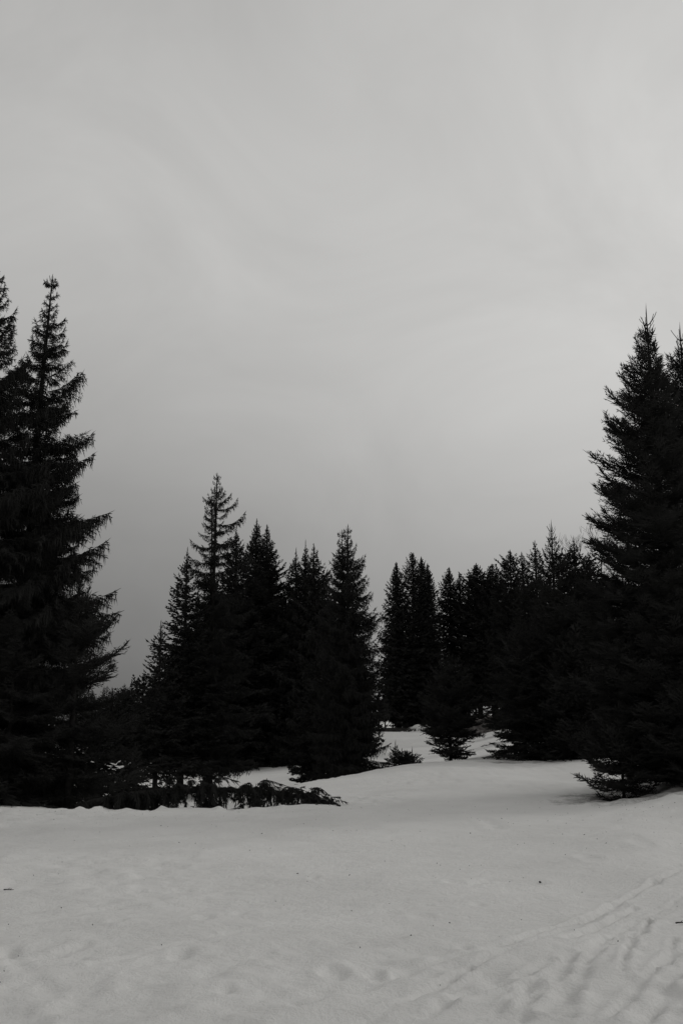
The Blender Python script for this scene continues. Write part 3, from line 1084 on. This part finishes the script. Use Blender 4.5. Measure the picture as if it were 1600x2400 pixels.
def mound(name, u, v, d, rx, ry, h, mat, seed):
    p = at(u, v, d)
    nn = 36
    xs = np.linspace(-1.25, 1.25, nn)
    A, Bq = np.meshgrid(xs, xs)
    ZZ = h * np.exp(-(A ** 2 + Bq ** 2) * 2.2) * (1 + .35 * vnoise(A * 3 + seed, Bq * 3, seed)) + .12 * h * vnoise(A * 7, Bq * 7, seed + 1)
    ZZ *= np.clip((1.25 - np.maximum(abs(A), abs(Bq))) * 4, 0, 1)
    Xw, Yw = p[0] + A * rx, d + Bq * ry
    Zw = ground(Xw, Yw) + ZZ - .1
    ii = np.arange(nn * nn).reshape(nn, nn)
    q = np.stack([ii[:-1, :-1], ii[:-1, 1:], ii[1:, 1:], ii[1:, :-1]], -1).reshape(-1, 4)
    return link(name, mesh_from(name, np.stack([Xw, Yw, Zw], -1).reshape(-1, 3), q, mat, True))


tag(mound('earth_bank', 1122, 1700, 113, 3.2, 3.0, 2.4, M_EARTH, 3), kind='structure')
tag(mound('snow_bank', 990, 1712, 149, 3.6, 2.5, 1.1, M_SNOW, 6), kind='structure')


def twig(name, label, u, v, L, r, yaw, cat, mat, forks=2):
    x, y = on_flat(u, v)
    z = float(np.interp(0, [0, 1], [G(x, y), 0]))
    o_ = empty(name, (x, y, z)) if False else None
    S = Spray()
    pts = np.stack([np.linspace(-L / 2, L / 2, 6), .03 * L * np.sin(np.linspace(0, 4, 6)), np.full(6, r * .9) + .25 * r * np.sin(np.linspace(0, 6, 6))], 1)
    S.tube(pts, np.linspace(r, r * .35, 6), 6)
    for k in range(forks):
        a = pts[2 + k]
        S.shoots([a], [a + np.array((L * .12, (-1) ** k * L * .06, r * 1.2))], [a + np.array((L * .25, (-1) ** k * L * .14, r * 2.5))], r * .6, r * .5)
    V, F = S.arrays()
    o = link(name, mesh_from(name, V, F, mat, True))
    o.location = (x, y, z + .003)
    o.rotation_euler = (0, 0, yaw)
    tag(o, label, cat)


twig('fallen_twig', 'short dark twig lying on the snow near the left edge', 21, 2089, .095, .006, .1, 'twig', M_BARK, 2)
twig('fallen_twig', 'dark stick end poking out of the trampled snow at the right edge', 1598, 2167, .12, .006, .25, 'twig', M_BARK, 1)


def cone_on_snow(label, u, v):
    x, y = on_flat(u, v)
    S = Spray()
    P0, P1, P2 = [], [], []
    for k in range(60):                                # overlapping scales round a spindle
        f = k / 60
        a = k * 2.399
        rr = .014 * math.sin(math.pi * (.12 + .8 * f))
        p = np.array((-.035 + .07 * f, rr * .6 * math.cos(a), .014 + rr * .6 * math.sin(a)))
        e2 = p + np.array((.012, rr * .75 * math.cos(a), rr * .75 * math.sin(a)))
        P0.append(p)
        P1.append((p + e2) / 2)
        P2.append(e2)
    S.tube(np.array([(-.037, 0, .014), (-.01, 0, .014), (.02, 0, .014), (.038, 0, .014)]), [.004, .011, .010, .003], 8)
    S.shoots(P0, P1, P2, .004, .006)
    V, F = S.arrays()
    o = link('spruce_cone', mesh_from('spruce_cone', V, F, M_BARK))
    o.location = (x, y, G(x, y) - .004)
    o.rotation_euler = (0, 0, 1.9)
    o.scale = (.55, .55, .55)
    tag(o, label, 'spruce cone')


cone_on_snow('dark spruce cone lying in a shallow footprint on the open snow', 1265, 2070)

# bits of bark and needles blown over the snow
rngl = np.random.default_rng(41)
S = Spray()
P0, P1, P2, R = [], [], [], []
for k in range(420):
    if k < 200:
        x, y = rngl.normal(5.2, 2.0), rngl.normal(16.8, 2.2)
    elif k < 270:
        x, y = rngl.normal(-4, 3), rngl.normal(17.2, .7)
    else:
        x, y = -4 + 9 * rngl.random(), 5.2 + 13 * rngl.random()
    if y > 19 or abs(x) > 7.2:
        continue
    l, a = .006 + .02 * rngl.random() ** 2, rngl.random() * 6.283
    j, i2 = int(np.clip(np.searchsorted(gy, y), 1, ny - 1)), int(np.clip(np.searchsorted(gx, x), 1, nx - 1))
    p = np.array((x, y, Z[j - 1:j + 1, i2 - 1:i2 + 1].mean() + .004))
    e = p + np.array((l * math.cos(a), l * math.sin(a), .004 * rngl.random()))
    P0.append(p)
    P1.append((p + e) / 2 + (0, 0, .003))
    P2.append(e)
    R.append(.0015 + .004 * rngl.random() ** 2)
S.shoots(P0, P1, P2, R, R)
V, F = S.arrays()
tag(link('needle_litter', mesh_from('needle_litter', V, F, M_BARK)), 'scattered crumbs of bark and needles on the open snow', 'litter', kind='stuff')

# needle litter on the snow at the feet of the trees
for u, d, rx, ry, am in ((40, 20.3, 3.2, .7, .8), (1440, 19.4, .9, .7, .9), (1500, 19.0, 1.4, .9, 1.25), (1580, 18.6, 1.5, .9, 1.1), (1370, 20.5, .7, .5, .7), (1180, 33.6, .9, .8, .8),
                         (1290, 33.6, 2.0, .6, .6), (400, 42, 5, 5, .4)):
    p = at(u, 1850, d)
    litter(p[0], d, rx, ry, am)
la = snow_me.attributes.new('litter', 'FLOAT', 'POINT')
la.data.foreach_set('value', LITTER.astype(np.float32).ravel())
print('triangles', sum(len(m.polygons) for m in bpy.data.meshes), 'objects', len(bpy.data.objects))
